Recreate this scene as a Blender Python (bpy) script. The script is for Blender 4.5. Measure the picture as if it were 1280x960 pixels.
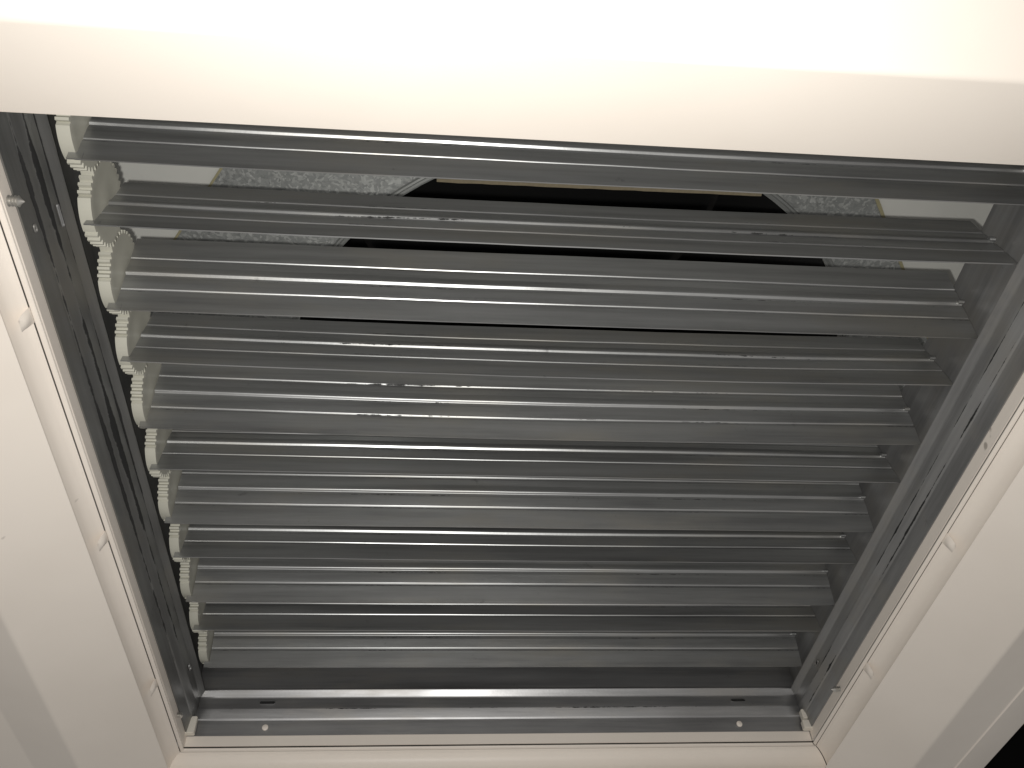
import bpy, bmesh, math, random
from mathutils import Matrix, Vector, Euler, noise
random.seed(7)
S = bpy.context.scene
COL = S.collection
for o in list(bpy.data.objects):
    bpy.data.objects.remove(o)

# ------------------------------------------------------------------ camera, light, exposure
CAM = Vector((0.19484, -0.23073, -0.48014))
ROT = Euler((2.42544, 0.05019, -0.07966), 'XYZ')
cd = bpy.data.cameras.new('camera')
cd.sensor_width = 36.0
cd.lens = 36.0 * 1106.66 / 1280.0
cd.clip_start = 0.01
cd.clip_end = 50
cam = bpy.data.objects.new('camera', cd)
cam.location = CAM
cam.rotation_euler = ROT
COL.objects.link(cam)
S.camera = cam

w = bpy.data.worlds.new('World')
S.world = w
w.use_nodes = True
bg = w.node_tree.nodes['Background']
bg.inputs[0].default_value = (1.0, 0.975, 0.94, 1)
bg.inputs[1].default_value = 0.24

fl = bpy.data.lights.new('phone_flash', 'AREA')
fl.shape = 'DISK'
fl.size = 0.006
fl.energy = 2.4
fl.spread = math.radians(150)
fl.color = (1.0, 0.975, 0.93)
flo = bpy.data.objects.new('phone_flash', fl)
flo.location = CAM + ROT.to_matrix() @ Vector((-0.010, -0.006, 0.0))
flo.rotation_euler = ROT
COL.objects.link(flo)

S.view_settings.view_transform = 'Standard'
S.view_settings.look = 'None'
S.view_settings.exposure = 0.0
S.view_settings.gamma = 1.0
S.cycles.max_bounces = 6
S.cycles.caustics_reflective = False

# ------------------------------------------------------------------ helpers
def link(o):
    COL.objects.link(o)
    return o

def thing(name, label, cat, loc=(0, 0, 0)):
    o = bpy.data.objects.new(name, None)
    o.empty_display_size = 0.05
    o.location = loc
    o['label'] = label
    o['category'] = cat
    return link(o)

def obj(name, verts, faces, mat, parent=None, smooth=40, loc=None, rot=None, data=None):
    if data is None:
        me = bpy.data.meshes.new(name)
        me.from_pydata([tuple(v) for v in verts], [], faces)
        bm = bmesh.new()
        bm.from_mesh(me)
        bmesh.ops.recalc_face_normals(bm, faces=bm.faces)
        bm.to_mesh(me)
        bm.free()
        if smooth:
            me.shade_smooth()
            me.set_sharp_from_angle(angle=math.radians(smooth))
        me.materials.append(mat)
    else:
        me = data
    o = bpy.data.objects.new(name, me)
    if parent is not None:
        o.parent = parent
    if loc is not None:
        o.location = loc
    if rot is not None:
        o.rotation_euler = rot
    return link(o)

class MB:
    def __init__(self):
        self.v, self.f = [], []
    def add(self, v, f):
        n = len(self.v)
        self.v += [tuple(p) for p in v]
        self.f += [[i + n for i in q] for q in f]
        return self
    def box(self, a, b):
        (x0, y0, z0), (x1, y1, z1) = a, b
        v = [(x0, y0, z0), (x1, y0, z0), (x1, y1, z0), (x0, y1, z0), (x0, y0, z1), (x1, y0, z1), (x1, y1, z1), (x0, y1, z1)]
        return self.add(v, [(0, 3, 2, 1), (4, 5, 6, 7), (0, 1, 5, 4), (1, 2, 6, 5), (2, 3, 7, 6), (3, 0, 4, 7)])
    def lathe(self, prof, n, axis='x', c=(0, 0, 0), cap=True):
        v, f = [], []
        for (t, r) in prof:
            for i in range(n):
                a = 2 * math.pi * i / n
                p = {'x': (t, r * math.cos(a), r * math.sin(a)), 'y': (r * math.cos(a), t, r * math.sin(a)), 'z': (r * math.cos(a), r * math.sin(a), t)}[axis]
                v.append((p[0] + c[0], p[1] + c[1], p[2] + c[2]))
        for j in range(len(prof) - 1):
            for i in range(n):
                k = (i + 1) % n
                f.append((j * n + i, j * n + k, (j + 1) * n + k, (j + 1) * n + i))
        if cap:
            f.append(tuple(range(n)))
            f.append(tuple(range((len(prof) - 1) * n, len(prof) * n)))
        return self.add(v, f)
    def build(self, name, mat, parent=None, **k):
        return obj(name, self.v, self.f, mat, parent, **k)

def fillet(pts, r, n=4):
    """round the inner corners of an open 2-D polyline"""
    out = [Vector(pts[0])]
    for i in range(1, len(pts) - 1):
        p = Vector(pts[i])
        rr = r[i] if isinstance(r, (list, tuple)) else r
        a = Vector(pts[i - 1]) - p
        b = Vector(pts[i + 1]) - p
        d = min(rr, a.length * .45, b.length * .45)
        A = p + a.normalized() * d
        B = p + b.normalized() * d
        for k in range(n + 1):
            t = k / n
            out.append(A * (1 - t) ** 2 + p * 2 * t * (1 - t) + B * t * t)
    out.append(Vector(pts[-1]))
    return out

def offset(pts, t):
    out = []
    for i, p in enumerate(pts):
        a = pts[max(0, i - 1)]
        b = pts[min(len(pts) - 1, i + 1)]
        d = (b - a)
        d = d.normalized() if d.length > 1e-9 else Vector((1, 0))
        out.append(p + Vector((-d.y, d.x)) * t)
    return out

def mitred(front, thick, rect, side, gap=(0.0, 0.0), wob=0.0, seed=0, nseg=1):
    """one side of a mitred rectangular frame; front = [(inset, z)], rect = X0,X1,Y0,Y1"""
    X0, X1, Y0, Y1 = rect
    loop = list(front) + list(reversed(offset(front, thick)))
    n = len(loop)
    v = []
    for k in range(nseg + 1):
        t = k / nseg
        for (d, z) in loop:
            if side in 'LR':
                a, b = Y0 + d + gap[0], Y1 - d - gap[1]
                p = [X0 + d if side == 'L' else X1 - d, a + (b - a) * t, z]
            else:
                a, b = X0 + d + gap[0], X1 - d - gap[1]
                p = [a + (b - a) * t, Y0 + d if side == 'N' else Y1 - d, z]
            if wob:
                q = Vector((p[0] * 9, p[1] * 9, seed * 3.7))
                g = noise.noise(q) * wob
                if side in 'LR':
                    p[0] += g
                else:
                    p[1] += g
                p[2] += noise.noise(q + Vector((5, 9, 2))) * wob
            v.append(p)
    f = []
    for k in range(nseg):
        for i in range(n):
            j = (i + 1) % n
            f.append((k * n + i, k * n + j, (k + 1) * n + j, (k + 1) * n + i))
    m = len(front)
    for base in (0, nseg * n):
        for i in range(m - 1):
            f.append((base + i, base + i + 1, base + n - 2 - i, base + n - 1 - i))
    return v, f

# ------------------------------------------------------------------ materials
def new_mat(name):
    m = bpy.data.materials.new(name)
    m.use_nodes = True
    nt = m.node_tree
    b = nt.nodes['Principled BSDF']
    return m, nt, b

class N:
    """tiny node-graph helper"""
    def __init__(self, nt):
        self.nt = nt
    def node(self, t, **k):
        n = self.nt.nodes.new(t)
        for a, b in k.items():
            setattr(n, a, b)
        return n
    def L(self, a, b):
        self.nt.links.new(a, b)
    def coords(self, scale, rnd=True, loc=(0, 0, 0)):
        tc = self.node('ShaderNodeTexCoord')
        mp = self.node('ShaderNodeMapping')
        mp.inputs['Scale'].default_value = scale
        mp.inputs['Location'].default_value = loc
        if rnd:
            oi = self.node('ShaderNodeObjectInfo')
            ml = self.node('ShaderNodeMath', operation='MULTIPLY')
            ml.inputs[1].default_value = 37.0
            self.L(oi.outputs['Random'], ml.inputs[0])
            ad = self.node('ShaderNodeVectorMath', operation='ADD')
            self.L(tc.outputs['Object'], ad.inputs[0])
            self.L(ml.outputs[0], ad.inputs[1])
            self.L(ad.outputs[0], mp.inputs['Vector'])
        else:
            self.L(tc.outputs['Object'], mp.inputs['Vector'])
        return mp.outputs[0]
    def noise(self, vec, scale, detail=4, rough=.55):
        n = self.node('ShaderNodeTexNoise')
        n.inputs['Scale'].default_value = scale
        n.inputs['Detail'].default_value = detail
        n.inputs['Roughness'].default_value = rough
        self.L(vec, n.inputs['Vector'])
        return n.outputs['Fac']
    def ramp(self, fac, stops):
        r = self.node('ShaderNodeValToRGB')
        e = r.color_ramp.elements
        while len(e) < len(stops):
            e.new(0.5)
        for i, (p, c) in enumerate(stops):
            e[i].position = p
            e[i].color = c if len(c) == 4 else (*c, 1)
        self.L(fac, r.inputs[0])
        return r.outputs[0]
    def mix(self, a, b, fac, mode='MIX'):
        m = self.node('ShaderNodeMix', data_type='RGBA', blend_type=mode)
        for s, val in ((m.inputs[6], a), (m.inputs[7], b), (m.inputs[0], fac)):
            if hasattr(val, 'is_linked') or isinstance(val, bpy.types.NodeSocket):
                self.L(val, s)
            elif isinstance(val, (int, float)):
                s.default_value = val
            else:
                s.default_value = (*val, 1)
        return m.outputs[2]
    def math(self, op, a, b=None):
        m = self.node('ShaderNodeMath', operation=op)
        for i, val in enumerate((a, b)):
            if val is None:
                continue
            if isinstance(val, bpy.types.NodeSocket):
                self.L(val, m.inputs[i])
            else:
                m.inputs[i].default_value = val
        return m.outputs[0]
    def bump(self, h, dist, bsdf, strength=1.0):
        b = self.node('ShaderNodeBump')
        b.inputs['Distance'].default_value = dist
        b.inputs['Strength'].default_value = strength
        self.L(h, b.inputs['Height'])
        self.L(b.outputs[0], bsdf.inputs['Normal'])

def metal_mat(name, along='X', base=(.42, .42, .40), rough=(.36, .52), metallic=.8, stain=0.0, stain_z=(), mid=None):
    m, nt, b = new_mat(name)
    n = N(nt)
    sc = (1.2, 26, 26) if along == 'X' else (26, 1.2, 26)
    c1 = n.coords(sc)
    streak = n.noise(c1, 3.2, 6, .65)
    blot = n.noise(n.coords((1, 1, 1) if along != 'X' else (.6, 2.2, 2.2)), 14, 5, .6)
    fine = n.noise(n.coords((1, 1, 1)), 420, 2, .5)
    dark = tuple(x * .66 for x in base)
    lite = tuple(x * 1.25 for x in base)
    col = n.ramp(streak, [(.3, dark), (.52, base), (.72, lite)])
    col = n.mix(col, tuple(x * y for x, y in zip(base, (1.03, .98, .89))), n.ramp(blot, [(.5, (0, 0, 0)), (.68, (.7, .7, .7))]))
    col = n.mix(col, (.1, .1, .1), n.ramp(n.noise(n.coords((1, 1, 1)), 60, 6, .7), [(.66, (0, 0, 0)), (.76, (.55, .55, .55))]))
    ro = n.ramp(blot, [(.3, (rough[0],) * 3), (.7, (rough[1],) * 3)])
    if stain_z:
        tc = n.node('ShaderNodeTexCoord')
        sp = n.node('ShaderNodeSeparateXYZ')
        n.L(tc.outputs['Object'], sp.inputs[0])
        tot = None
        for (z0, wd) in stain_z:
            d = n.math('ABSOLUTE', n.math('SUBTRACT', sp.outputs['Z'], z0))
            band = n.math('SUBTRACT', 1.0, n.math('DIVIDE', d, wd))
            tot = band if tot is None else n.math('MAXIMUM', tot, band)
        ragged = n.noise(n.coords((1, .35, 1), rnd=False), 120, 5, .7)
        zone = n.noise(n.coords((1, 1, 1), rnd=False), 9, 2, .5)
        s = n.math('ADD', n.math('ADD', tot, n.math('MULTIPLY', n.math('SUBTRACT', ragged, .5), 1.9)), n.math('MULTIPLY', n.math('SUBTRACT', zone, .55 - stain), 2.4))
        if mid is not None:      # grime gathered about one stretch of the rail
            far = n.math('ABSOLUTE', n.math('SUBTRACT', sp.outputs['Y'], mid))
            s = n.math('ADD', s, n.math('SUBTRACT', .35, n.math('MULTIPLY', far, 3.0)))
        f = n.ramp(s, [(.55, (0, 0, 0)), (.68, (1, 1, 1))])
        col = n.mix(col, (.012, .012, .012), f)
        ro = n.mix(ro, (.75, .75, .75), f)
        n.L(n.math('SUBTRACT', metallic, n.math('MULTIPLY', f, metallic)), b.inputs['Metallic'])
    else:
        b.inputs['Metallic'].default_value = metallic
    n.L(col, b.inputs['Base Color'])
    n.L(ro, b.inputs['Roughness'])
    h = n.math('ADD', n.math('MULTIPLY', streak, .6), n.math('MULTIPLY', fine, .25))
    n.bump(h, .00018, b, .6)
    return m

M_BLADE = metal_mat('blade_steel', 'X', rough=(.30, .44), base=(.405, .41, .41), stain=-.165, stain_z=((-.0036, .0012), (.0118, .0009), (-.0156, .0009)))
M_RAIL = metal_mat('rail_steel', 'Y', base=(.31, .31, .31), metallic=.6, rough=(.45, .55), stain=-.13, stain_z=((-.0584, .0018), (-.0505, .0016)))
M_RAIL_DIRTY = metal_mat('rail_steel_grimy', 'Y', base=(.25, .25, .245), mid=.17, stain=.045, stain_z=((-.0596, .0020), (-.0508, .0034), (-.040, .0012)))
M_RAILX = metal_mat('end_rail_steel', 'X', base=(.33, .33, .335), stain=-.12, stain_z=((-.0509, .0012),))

# white powder coat
M_WHITE, nt, b = new_mat('white_powder_coat')
n = N(nt)
bl = n.noise(n.coords((1, 1, 1)), 7, 4)
pe = n.noise(n.coords((1, 1, 1)), 900, 2)
sp = n.noise(n.coords((1, 1, 1)), 55, 2, .4)
col = n.mix((.80, .735, .665), (.765, .70, .63), n.ramp(bl, [(.4, (0, 0, 0)), (.65, (1, 1, 1))]))
col = n.mix(col, (.25, .22, .19), n.ramp(sp, [(.79, (0, 0, 0)), (.82, (.7, .7, .7))]))
n.L(col, b.inputs['Base Color'])
b.inputs['Roughness'].default_value = .42
b.inputs['Specular IOR Level'].default_value = .35
n.bump(pe, .0001, b, .35)

M_PLASTIC, nt, b = new_mat('pale_gear_plastic')
n = N(nt)
cl = n.noise(n.coords((1, 1, 1)), 60, 4)
n.L(n.mix((.54, .53, .46), (.46, .45, .385), cl), b.inputs['Base Color'])
b.inputs['Roughness'].default_value = .5

M_BLOCK, nt, b = new_mat('white_corner_plastic')
n = N(nt)
n.L(n.mix((.78, .74, .66), (.66, .62, .55), n.noise(n.coords((1, 1, 1)), 120, 3)), b.inputs['Base Color'])
b.inputs['Roughness'].default_value = .55

M_BOARD, nt, b = new_mat('plenum_board')
n = N(nt)
n.L(n.mix((.62, .62, .58), (.50, .50, .47), n.noise(n.coords((1, 1, 1)), 12, 5)), b.inputs['Base Color'])
b.inputs['Roughness'].default_value = .6

M_SPANGLE, nt, b = new_mat('spangled_galvanised')
n = N(nt)
vo = n.node('ShaderNodeTexVoronoi')
wn = n.node('ShaderNodeTexNoise')
wn.inputs['Scale'].default_value = 90
c = n.coords((1, 1, 1), rnd=False)
n.L(c, wn.inputs['Vector'])
va = n.node('ShaderNodeVectorMath', operation='MULTIPLY_ADD')
n.L(wn.outputs['Color'], va.inputs[0])
va.inputs[1].default_value = (.012, .012, .012)
n.L(c, va.inputs[2])
n.L(va.outputs[0], vo.inputs['Vector'])
vo.inputs['Scale'].default_value = 420
sx = n.node('ShaderNodeSeparateColor')
n.L(vo.outputs['Color'], sx.inputs[0])
n.L(n.ramp(sx.outputs[0], [(0, (.27, .28, .275)), (.6, (.33, .34, .33)), (1, (.48, .49, .475))]), b.inputs['Base Color'])
n.L(n.ramp(sx.outputs[1], [(0, (.35,) * 3), (1, (.7,) * 3)]), b.inputs['Roughness'])
b.inputs['Metallic'].default_value = .55

def plain(name, colr, rough=.6, metallic=0.0, sc=80, var=.8):
    m, nt, b = new_mat(name)
    n = N(nt)
    n.L(n.mix(colr, tuple(x * var for x in colr), n.noise(n.coords((1, 1, 1)), sc, 4)), b.inputs['Base Color'])
    b.inputs['Roughness'].default_value = rough
    b.inputs['Metallic'].default_value = metallic
    return m
M_TAPE = plain('yellowed_tape', (.33, .30, .18))
M_BLACK = plain('black_duct_liner', (.006, .006, .006), .9)
M_LINER = plain('tan_liner_edge', (.24, .20, .13), .8, 0, 300, .6)
M_SCREW = plain('zinc_screw', (.72, .70, .66), .38, .85)
M_SLOT_SHADE = plain('painted_slot_shade', (.012, .012, .012), .9)  # near-black colour standing in for the shade inside the slots
M_VOID = plain('void_dark', (.012, .011, .010), .95)
M_GALV = plain('dull_galvanised', (.35, .36, .35), .5, .7)

# ------------------------------------------------------------------ setting
v = MB()
v.box((-2, -2, 1.30), (2.5, 2.5, 1.32))
for a_, b_ in (((-2.02, -2.02, -.12), (-2.0, 2.52, 1.32)), ((2.5, -2.02, -.12), (2.52, 2.52, 1.32)), ((-2, -2.02, -.12), (2.5, -2.0, 1.299)), ((-2, 2.5, -.12), (2.5, 2.52, 1.299))):
    v.box(a_, b_)  # dark void above the vent; side walls added to block ambient light
o = v.build('ceiling_void_blocker', M_VOID, smooth=0)
o['kind'] = 'structure'

# ------------------------------------------------------------------ white ceiling frame
vent = thing('ceiling_vent_frame', 'white powder coated square frame round the steel damper', 'vent frame', (0.2738, 0.2522, -0.1465))
def vloc(o):            # keep world coordinates under the Empty
    o.location = Vector(o.location) - vent.location
    return o
RECT = (-.0240, .5716, -.0533, .5577)
pieces = [
    # upright neck strip, loose bead between two open joints, then ledge, cove, sloping face and turned-up rim
    ([(.0078, -.064), (.0078, -.0737), (.0080, -.0832)], .0005, .0010),
    ([(.0077, -.0846), (.0082, -.0853), (.0079, -.0862), (.0056, -.0869), (.0052, -.0866)], .0003, .0006),
    ([(.0040, -.0856), (.0044, -.0866), (.0012, -.0880), (-.0026, -.0925), (-.0044, -.0995), (-.0040, -.1043), (.0, -.1051),
      (-.0510, -.1353), (-.0990, -.1255), (-.1175, -.1215), (-.1175, -.1000)],
     [0, .0004, .003, .004, .003, .0010, .0003, .0022, .0012, .001, 0], .00015)]
labs = {'N': 'overexposed near side of the white frame', 'F': 'far side of the white frame', 'L': 'left side of the white frame', 'R': 'right side of the white frame'}
sides = {}
for s in 'NFLR':
    gap = {'N': (.0, .0), 'F': (.0001, .0006), 'L': (0, .0001), 'R': (0, .0006)}[s]
    mb = MB()
    for pi_, (pts_, r_, th_) in enumerate(pieces):
        if s == 'N' and pi_ < 2:
            pts_ = [(d - .0016, z) for d, z in pts_]
        if s == 'F' and pi_ == 2:
            pts_ = [(.0032, -.0854), (.0036, -.0868)] + pts_[2:]
        if pi_ == 2:            # outer rim: a rolled bead, or on the left a second flat
            r_ = r_[:8] + ([.0012, 0] if s == 'L' else [.0006, .0004, .0006, .001, 0])
            pts_ = pts_[:8] + ([(-.0920, -.1265), (-.1700, -.1330)] if s == 'L' else [(-.1020, -.1250), (-.1030, -.1262), (-.1048, -.1244), (-.1400, -.1190), (-.1400, -.1000)])
        mb.add(*mitred(fillet(pts_, r_), -th_, RECT, s, gap))
    o = vloc(mb.build('frame_side', M_WHITE, vent, smooth=24))
    o['label'] = labs[s]
    sides[s] = o

# ---- spring clip tabs on the side ledges
def clip(side, y):
    """thin pressed lip: a curled tongue over the cove"""
    mb = MB()
    nx, ny = 7, 5
    ver, fac = [], []
    for lay in (0, 1):
        for i in range(nx):
            for j in range(ny):
                u = i / (nx - 1)
                t = j / (ny - 1) * 2 - 1
                d = .0050 - .0056 * u + .0022 * u ** 3
                z = -.0870 - .0105 * u ** 1.3 - .0016 * math.sin(math.pi * u) + lay * .0007
                wdt = .0050 - .0016 * u * u
                d += .0020 * math.sin(math.pi * u) * (1 - t * t) + .0012 * u
                ver.append(((RECT[0] + d) if side == 'L' else (RECT[1] - d), y + t * wdt, z))
    k = nx * ny
    for i in range(nx - 1):
        for j in range(ny - 1):
            a, b_, c_, d_ = i * ny + j, i * ny + j + 1, (i + 1) * ny + j + 1, (i + 1) * ny + j
            fac.append((a, b_, c_, d_))
            fac.append((k + d_, k + c_, k + b_, k + a))
    rim = [i * ny for i in range(nx)] + [(nx - 1) * ny + j for j in range(1, ny)] + [i * ny + ny - 1 for i in range(nx - 2, -1, -1)] + [j for j in range(ny - 2, 0, -1)]
    for i in range(len(rim)):
        a, b_ = rim[i], rim[(i + 1) % len(rim)]
        fac.append((a, b_, k + b_, k + a))
    mb.add(ver, fac)
    return mb
for s, y in (('L', .0700), ('L', .2535), ('L', .4365), ('R', .2450), ('R', .4140)):
    o = clip(s, y).build('retaining_clip', M_WHITE, sides[s], smooth=50)

# ---- fixing screws through the inner wall
def screw(x0, x1, y, z, parent, k=1.0):
    p = []
    d = 1 if x1 > x0 else -1
    L = abs(x1 - x0)
    t = 0
    while t < L - .002:
        p += [(x0 + d * t, .0017 * k), (x0 + d * (t + .0007), .0027 * k), (x0 + d * (t + .0014), .0017 * k)]
        t += .0016
    p += [(x0 + d * L, .0003)]
    o = MB().lathe(p, 14, 'x', (0, y, z)).build('screw', M_SCREW, parent, smooth=25)
    return o
screw(-.0215, -.0085, .0060, -.0782, sides['L'], 1.1)
screw(-.0200, -.0115, .5060, -.0775, sides['L'])
screw(.5660, .5560, .4650, -.0790, sides['R'])
# ---- corner blocks
def block(x0, x1, y0, y1, z0, z1):
    bm = bmesh.new()
    bmesh.ops.create_cube(bm, size=1, matrix=Matrix.Translation(((x0 + x1) / 2, (y0 + y1) / 2, (z0 + z1) / 2)) @ Matrix.Diagonal((x1 - x0, y1 - y0, z1 - z0, 1)))
    bmesh.ops.bevel(bm, geom=bm.edges[:], offset=.0006, segments=2, affect='EDGES')
    me = bpy.data.meshes.new('corner_block')
    bm.to_mesh(me)
    bm.free()
    me.materials.append(M_BLOCK)
    o = bpy.data.objects.new('corner_block', me)
    o.parent = vent
    link(o)
    return vloc(o)
block(-.0185, -.0085, .5415, .5475, -.0745, -.0585)
block(.5575, .5670, .5400, .5470, -.0655, -.0560)
block(.5560, .5700, .5405, .5470, -.0750, -.0665)

# ------------------------------------------------------------------ damper
damper = thing('volume_damper', 'grey galvanised steel damper with eleven ribbed blades inside the white frame', 'damper', (.2738, .2522, -.0739))
DL = Vector(damper.location)
def dloc(o):
    o.location = Vector(o.location) - DL
    return o
RR = (-.0162, .5638, -.0455, .5499)
rp = [(.0012, -.0739), (.0026, -.0603), (.0034, -.0590), (.0060, -.0509), (.0061, -.0500), (.0060, -.0399), (.0095, -.0341), (.0097, -.0332), (.0006, -.0285), (.0006, .0260), (-.0140, .0262)]
rr = fillet(rp, [0, .0005, .0005, .0008, .0008, .0012, .0012, .0012, .002, .0010, 0])
rails = {}
for s, m in (('N', M_RAILX), ('F', M_RAILX), ('L', M_RAIL_DIRTY), ('R', M_RAIL)):
    vv, ff = mitred(rr, .0010, RR, s, (0, 0), wob=.00013, seed=ord(s), nseg=40)
    o = dloc(obj('side_rail' if s in 'LR' else 'end_rail', vv, ff, m, damper, smooth=50))
    rails[s] = o
    # material space stays in world units
    o.data.transform(Matrix.Translation(-DL)) if False else None

def obround(x, z, lx, lz, y, mat, name, parent, axis='y', depth=.0007):
    """pressed slot: raised rim ring with a floor coloured dark for the shade inside"""
    n_ = 20
    outl = []
    for i in range(n_):
        a = 2 * math.pi * i / n_
        cx = (lx - lz) / 2 * (1 if math.cos(a) >= 0 else -1)
        outl.append((cx + lz / 2 * math.cos(a), lz / 2 * math.sin(a)))
    ver, fac = [], []
    for (k, dep) in ((1.0, 0), (.93, -depth), (.80, -depth), (.74, depth * .3)):
        for (a, c_) in outl:
            sx_ = a * (1 - (1 - k) * lz / lx)
            ver.append((x + sx_, y + dep, z + c_ * k) if axis == 'y' else (y - dep if axis == 'l' else y + dep, x + sx_, z + c_ * k))
    for j in range(3):
        for i in range(n_):
            k = (i + 1) % n_
            fac.append((j * n_ + i, j * n_ + k, (j + 1) * n_ + k, (j + 1) * n_ + i))
    me_f = [tuple(range(3 * n_, 4 * n_))]
    o = obj(name, ver, fac + me_f, mat, parent, smooth=30)
    o.data.materials.append(M_SLOT_SHADE)
    o.data.polygons[len(fac)].material_index = 1
    return o
FY = RR[3] - .0066
for x in (.0513, .4989):
    obround(x, -.0450, .0150, .0040, FY, M_RAILX, 'slot', rails['F'])
for x in (.0523, .4957):
    mb = MB().lathe([(.5478, .0028), (.5466, .0028), (.5462, .0022)], 18, 'y', (x, 0, -.0672))  # white disc standing in for a hole that shows the frame behind
    mb.build('hole_disc', M_WHITE, rails['F'], smooth=35)
obround(.0335, -.0445, .0140, .0022, RR[0] + .0069, M_RAIL, 'slot', rails['L'], axis='l')
obround(.4820, -.0455, .0080, .0040, RR[0] + .0069, M_RAIL, 'slot', rails['L'], axis='l')
obround(.0290, -.0657, .0050, .0030, RR[0] + .0022, M_RAIL, 'slot', rails['L'], axis='l')
obround(.4760, -.0455, .0080, .0040, RR[1] - .0069, M_RAIL, 'slot', rails['R'], axis='r')

# ---- blades
SB, S3, S1, ST = .0317, .0137, -.0136, -.0314
def hprof():
    """(s, h): width position (lower edge positive) and height towards the room"""
    P = [(ST, 0)]
    for s0, bul, dep in ((S1, 0, .0007), (0, .0011, .0006), (S3, 0, .0007)):
        if bul:
            P += [(s0 - .0060, 0), (s0 - .0026, bul * .8), (s0 - .0008, bul), (s0 + .0001, bul * .8), (s0 + .0012, -dep), (s0 + .0018, -dep), (s0 + .0045, 0)]
        else:
            P += [(s0 - .0004, 0), (s0 + .0002, -dep), (s0 + .0007, -dep), (s0 + .0022, 0)]
    P += [(SB, 0)]
    return fillet(P, .0006, 4)
HP = hprof()
BOW = [0, .0008, .0032, .0005, .0044, .0022, .0004, .0, .0004, 0, .0003, 0]
def blade_mesh(seed):
    cut = .0018 if seed == 4 else 0.0      # this blade's upper lip is rolled a little shorter
    front = [Vector((p.x + (cut if p.x < -.030 else 0), p.y)) for p in HP]
    back = [Vector((p.x, p.y - .0008)) for p in front]
    loop = front + back[::-1]
    nl = len(loop)
    X0, X1 = .0003, .5566
    ns = 36
    ver, fac = [], []
    for k in range(ns + 1):
        x = X0 + (X1 - X0) * k / ns
        for (s, h) in loop:
            w1 = noise.noise(Vector((x * 5, s * 25, seed * 7.3))) * .0007
            w2 = noise.noise(Vector((x * 22, s * 60, seed * 3.1 + 40))) * .0002
            sag = noise.noise(Vector((x * 4, 3.3, seed * 5.9))) * .0003
            ver.append((x, -(h + w1 + w2), -(s + sag + BOW[seed] * 4 * (k / ns) * (1 - k / ns))))
    for k in range(ns):
        for i in range(nl):
            j = (i + 1) % nl
            fac.append((k * nl + i, k * nl + j, (k + 1) * nl + j, (k + 1) * nl + i))
    m = len(front)
    for base in (0, ns * nl):
        for i in range(m - 1):
            fac.append((base + i, base + i + 1, base + nl - 2 - i, base + nl - 1 - i))
    mb = MB().add(ver, fac)
    mb.box((-.0040, -.0001, -SB + .0002), (.0040, .0007, -SB + .0052))      # end tongue over the gear rim
    return mb

NT = 36
def gear_mesh(kind, x0=-.0076, x1=-.0004):
    """spur gear; a sector beside the blade's lower edge is left smooth. angle 0 = down (-Z), positive towards the room side (-Y)"""
    rt, rroot = .0266, .0243
    smooth_c, smooth_w = (9, 24) if kind else (3, 26)      # degrees from the blade's lower edge towards -Y
    out = []
    for i in range(NT):
        a0 = 360 * (i + (0 if kind else .5)) / NT
        rel = (a0 - smooth_c + 180) % 360 - 180
        if abs(rel) < smooth_w:
            for q in (-.25, 0, .25):
                out.append((a0 + q * 360 / NT, .0262))
        else:
            for q, r in ((-.36, rroot), (-.17, rt), (.17, rt), (.36, rroot)):
                out.append((a0 + q * 360 / NT, r))
    pts = [(-r * math.sin(math.radians(a)), -r * math.cos(math.radians(a))) for a, r in out]
    n_ = len(pts)
    ver, fac = [], []
    rings = [(x0 + .0012, .0), (x0 + .0012, .80), (x0, .82), (x0, 1), (x1, 1), (x1, .80), (x1 - .0002, .74), (x1 - .0002, .36), (x1, .26)]
    for x, k in rings[1:]:
        for (y, z) in pts:
            if k == 1:
                ver.append((x, y, z))
            else:
                r = math.hypot(y, z)
                ver.append((x, y / r * .0262 * k, z / r * .0262 * k))
    nr = len(rings) - 1
    for j in range(nr - 1):
        for i in range(n_):
            k = (i + 1) % n_
            fac.append((j * n_ + i, j * n_ + k, (j + 1) * n_ + k, (j + 1) * n_ + i))
    fac.append(tuple(range(n_)))
    fac.append(tuple(range((nr - 1) * n_, nr * n_)))
    mb = MB().add(ver, fac)
    return mb

pin_mb = MB().lathe([(.5530, .0016), (.5571, .0016), (.5574, .0013)], 14, 'x', (0, -.0012, .0003))
gear_data = {}
pin_data = None
TH = {1: 11.37, 0: -6.7}
jit = [0, .2, -.3, .3, -.2, .4, -.3, .2, .3, -.4, .1]
for k in range(1, 12):
    odd = k % 2
    bm_ = blade_mesh(k)
    o = bm_.build('blade', M_BLADE, damper, smooth=60, loc=Vector((0, (k - 1) * .05, 0)) - DL, rot=(math.radians(TH[odd] + jit[k - 1]), 0, 0))
    if odd not in gear_data:
        g = gear_mesh(odd).build('gear', M_PLASTIC, o, smooth=25)
        gear_data[odd] = g.data
    else:
        obj('gear', None, None, None, o, data=gear_data[odd])
    if pin_data is None:
        pin_data = pin_mb.build('pivot_pin', M_BLADE, o).data
    else:
        obj('pivot_pin', None, None, None, o, data=pin_data)

# ------------------------------------------------------------------ plenum above
plen = thing('plenum_box', 'pale lined plenum box with spangled galvanised collar plate above the damper blades', 'plenum', (.2738, .2522, .2))
PL = Vector(plen.location)
def ploc(o):
    o.location = Vector(o.location) - PL
    return o
PZ = .2
CX, CY, CR = .335, .370, .280
YC = .128
# hole outline, chord on the near side
a0 = math.asin((YC - CY) / CR)
hole = []
nh = 96
for i in range(nh + 1):
    a = a0 + (2 * math.pi - 2 * (a0 + math.pi / 2)) * i / nh
    hole.append((CX + CR * math.cos(a), CY + CR * math.sin(a)))
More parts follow.
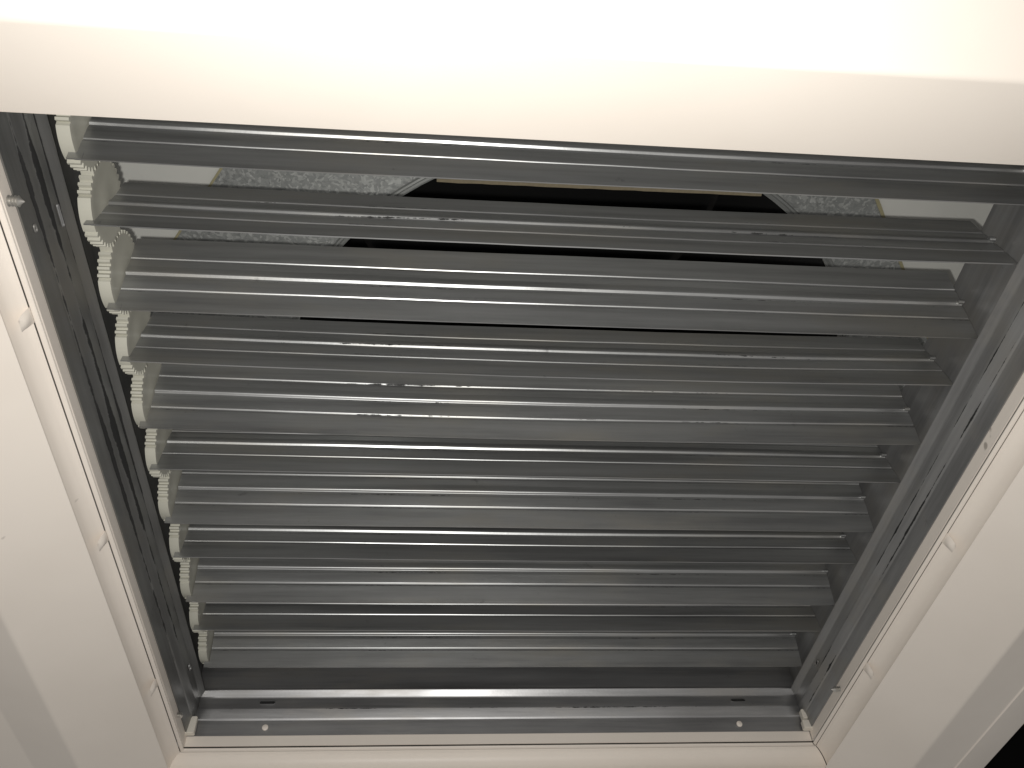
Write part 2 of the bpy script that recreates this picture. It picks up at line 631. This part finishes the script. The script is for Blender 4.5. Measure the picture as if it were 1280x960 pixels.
# from right end of the chord, round the far side, to the left end
def outline_hit(dx, dy, poly):
    best = 1e9
    for i in range(len(poly)):
        (x1, y1), (x2, y2) = poly[i], poly[(i + 1) % len(poly)]
        ex, ey = x2 - x1, y2 - y1
        den = dx * ey - dy * ex
        if abs(den) < 1e-12:
            continue
        t = ((x1 - CX) * ey - (y1 - CY) * ex) / den
        u = ((x1 - CX) * dy - (y1 - CY) * dx) / den
        if t > 0 and -1e-9 <= u <= 1 + 1e-9:
            best = min(best, t)
    return best
plate_poly = [(.0930, .020), (.5020, .020), (.7300, .335), (.7300, .700), (-.1250, .700), (-.1250, .335)]
def ring_plate(z, poly, thick):
    h = list(hole)
    for i in range(1, 24):
        t = i / 24
        h.append((hole[-1][0] * (1 - t) + hole[0][0] * t, YC))
    n_ = len(h)
    outer = []
    for (x, y) in h:
        dx, dy = x - CX, y - CY
        t = outline_hit(dx, dy, poly)
        outer.append((CX + dx * t, CY + dy * t))
    ver = [(x, y, z) for x, y in h] + [(x, y, z) for x, y in outer] + [(x, y, z + thick) for x, y in h] + [(x, y, z + thick) for x, y in outer]
    fac = []
    for i in range(n_):
        k = (i + 1) % n_
        fac += [(i, k, n_ + k, n_ + i), (2 * n_ + i, 3 * n_ + i, 3 * n_ + k, 2 * n_ + k), (i, 2 * n_ + i, 2 * n_ + k, k), (n_ + i, n_ + k, 3 * n_ + k, 3 * n_ + i)]
    return ver, fac
# insert exact corners by densifying rays is not needed: plate corners lie out of the gaps
vv, ff = ring_plate(PZ, plate_poly, .0012)
plate = ploc(obj('collar_plate', vv, ff, M_SPANGLE, plen, smooth=0))
board_poly = [(-.25, -.20), (.78, -.20), (.78, .80), (-.25, .80)]
vv, ff = ring_plate(PZ + .003, board_poly, .012)
ploc(obj('top_board', vv, ff, M_BOARD, plen, smooth=0))
for a, b_ in (((-.262, -.212, .05), (-.2505, .812, PZ + .015)), ((.7805, -.212, .05), (.792, .812, PZ + .015)), ((-.25, -.212, .05), (.78, -.2005, PZ + .015)), ((-.25, .8005, .05), (.78, .812, PZ + .015))):
    ploc(MB().box(a, b_).build('side_board', M_BOARD, plen, smooth=0))
# yellowed tape along the plate's slanting edges
def strip(p, q_, wd, z, thick, name, mat, parent):
    p, q_ = Vector(p), Vector(q_)
    d = (q_ - p).normalized()
    nn = Vector((-d.y, d.x)) * wd / 2
    ver = []
    segs = 30
    for k in range(segs + 1):
        c_ = p.lerp(q_, k / segs)
        j = nn * (1 + .35 * noise.noise(Vector((c_.x * 90, c_.y * 90, 1))))
        for zz in (z, z + thick):
            ver += [(c_.x - j.x, c_.y - j.y, zz), (c_.x + j.x, c_.y + j.y, zz)]
    fac = []
    for k in range(segs):
        a = k * 4
        fac += [(a, a + 1, a + 5, a + 4), (a + 2, a + 6, a + 7, a + 3), (a, a + 4, a + 6, a + 2), (a + 1, a + 3, a + 7, a + 5)]
    fac += [(0, 2, 3, 1), (segs * 4, segs * 4 + 1, segs * 4 + 3, segs * 4 + 2)]
    return ploc(obj(name, ver, fac, mat, parent, smooth=0))
strip((.0930, .020), (-.1250, .335), .0018, PZ - .0008, .0016, 'sealing_tape', M_TAPE, plen)
strip((.5020, .020), (.7300, .335), .0030, PZ - .0008, .0016, 'sealing_tape', M_TAPE, plen)
strip((hole[-1][0], YC + .0025), (hole[0][0], YC + .0012), .0032, PZ - .003, .0060, 'liner_edge', M_LINER, plen)
# rolled collar rim round the hole
mb = MB()
ver, fac = [], []
nn_ = len(hole)
rim = [(.0, -.0004), (.0, -.0026), (-.0014, -.0030), (-.0030, -.0018), (-.0044, -.0030), (-.0060, -.0026), (-.0066, -.0004)]
for (x, y) in hole:
    r = math.hypot(x - CX, y - CY)
    ux, uy = (x - CX) / r, (y - CY) / r
    for (dr, dz) in rim:
        ver.append((CX + ux * (CR - dr), CY + uy * (CR - dr), PZ + dz))
m = len(rim)
for i in range(nn_ - 1):
    for j in range(m - 1):
        fac.append((i * m + j, i * m + j + 1, (i + 1) * m + j + 1, (i + 1) * m + j))
ploc(mb.add(ver, fac).build('collar_rim', M_GALV, plen, smooth=40))

duct = thing('flexible_duct', 'black lined round duct rising from the collar plate above the blades', 'duct', (CX, CY, PZ + .016))
prof_d = []
t = 0
while t < .50:
    prof_d += [(PZ + .0165 + t, CR + .004), (PZ + .0165 + t + .010, CR + .012)]
    t += .020
mbd = MB().lathe(prof_d, 64, 'z', (CX, CY, 0), cap=False)
ver_top = MB().lathe([(PZ + .0165 + t, CR + .004), (PZ + .0165 + t + .004, CR + .004)], 64, 'z', (CX, CY, 0))
o = mbd.build('duct_wall', M_BLACK, duct, smooth=60)
o.location = -Vector(duct.location)
o = ver_top.build('duct_end', M_BLACK, duct, smooth=30)
o.location = -Vector(duct.location)

# children built in world coordinates under moved parents: fix the remaining sub-parts
bpy.context.view_layer.update()
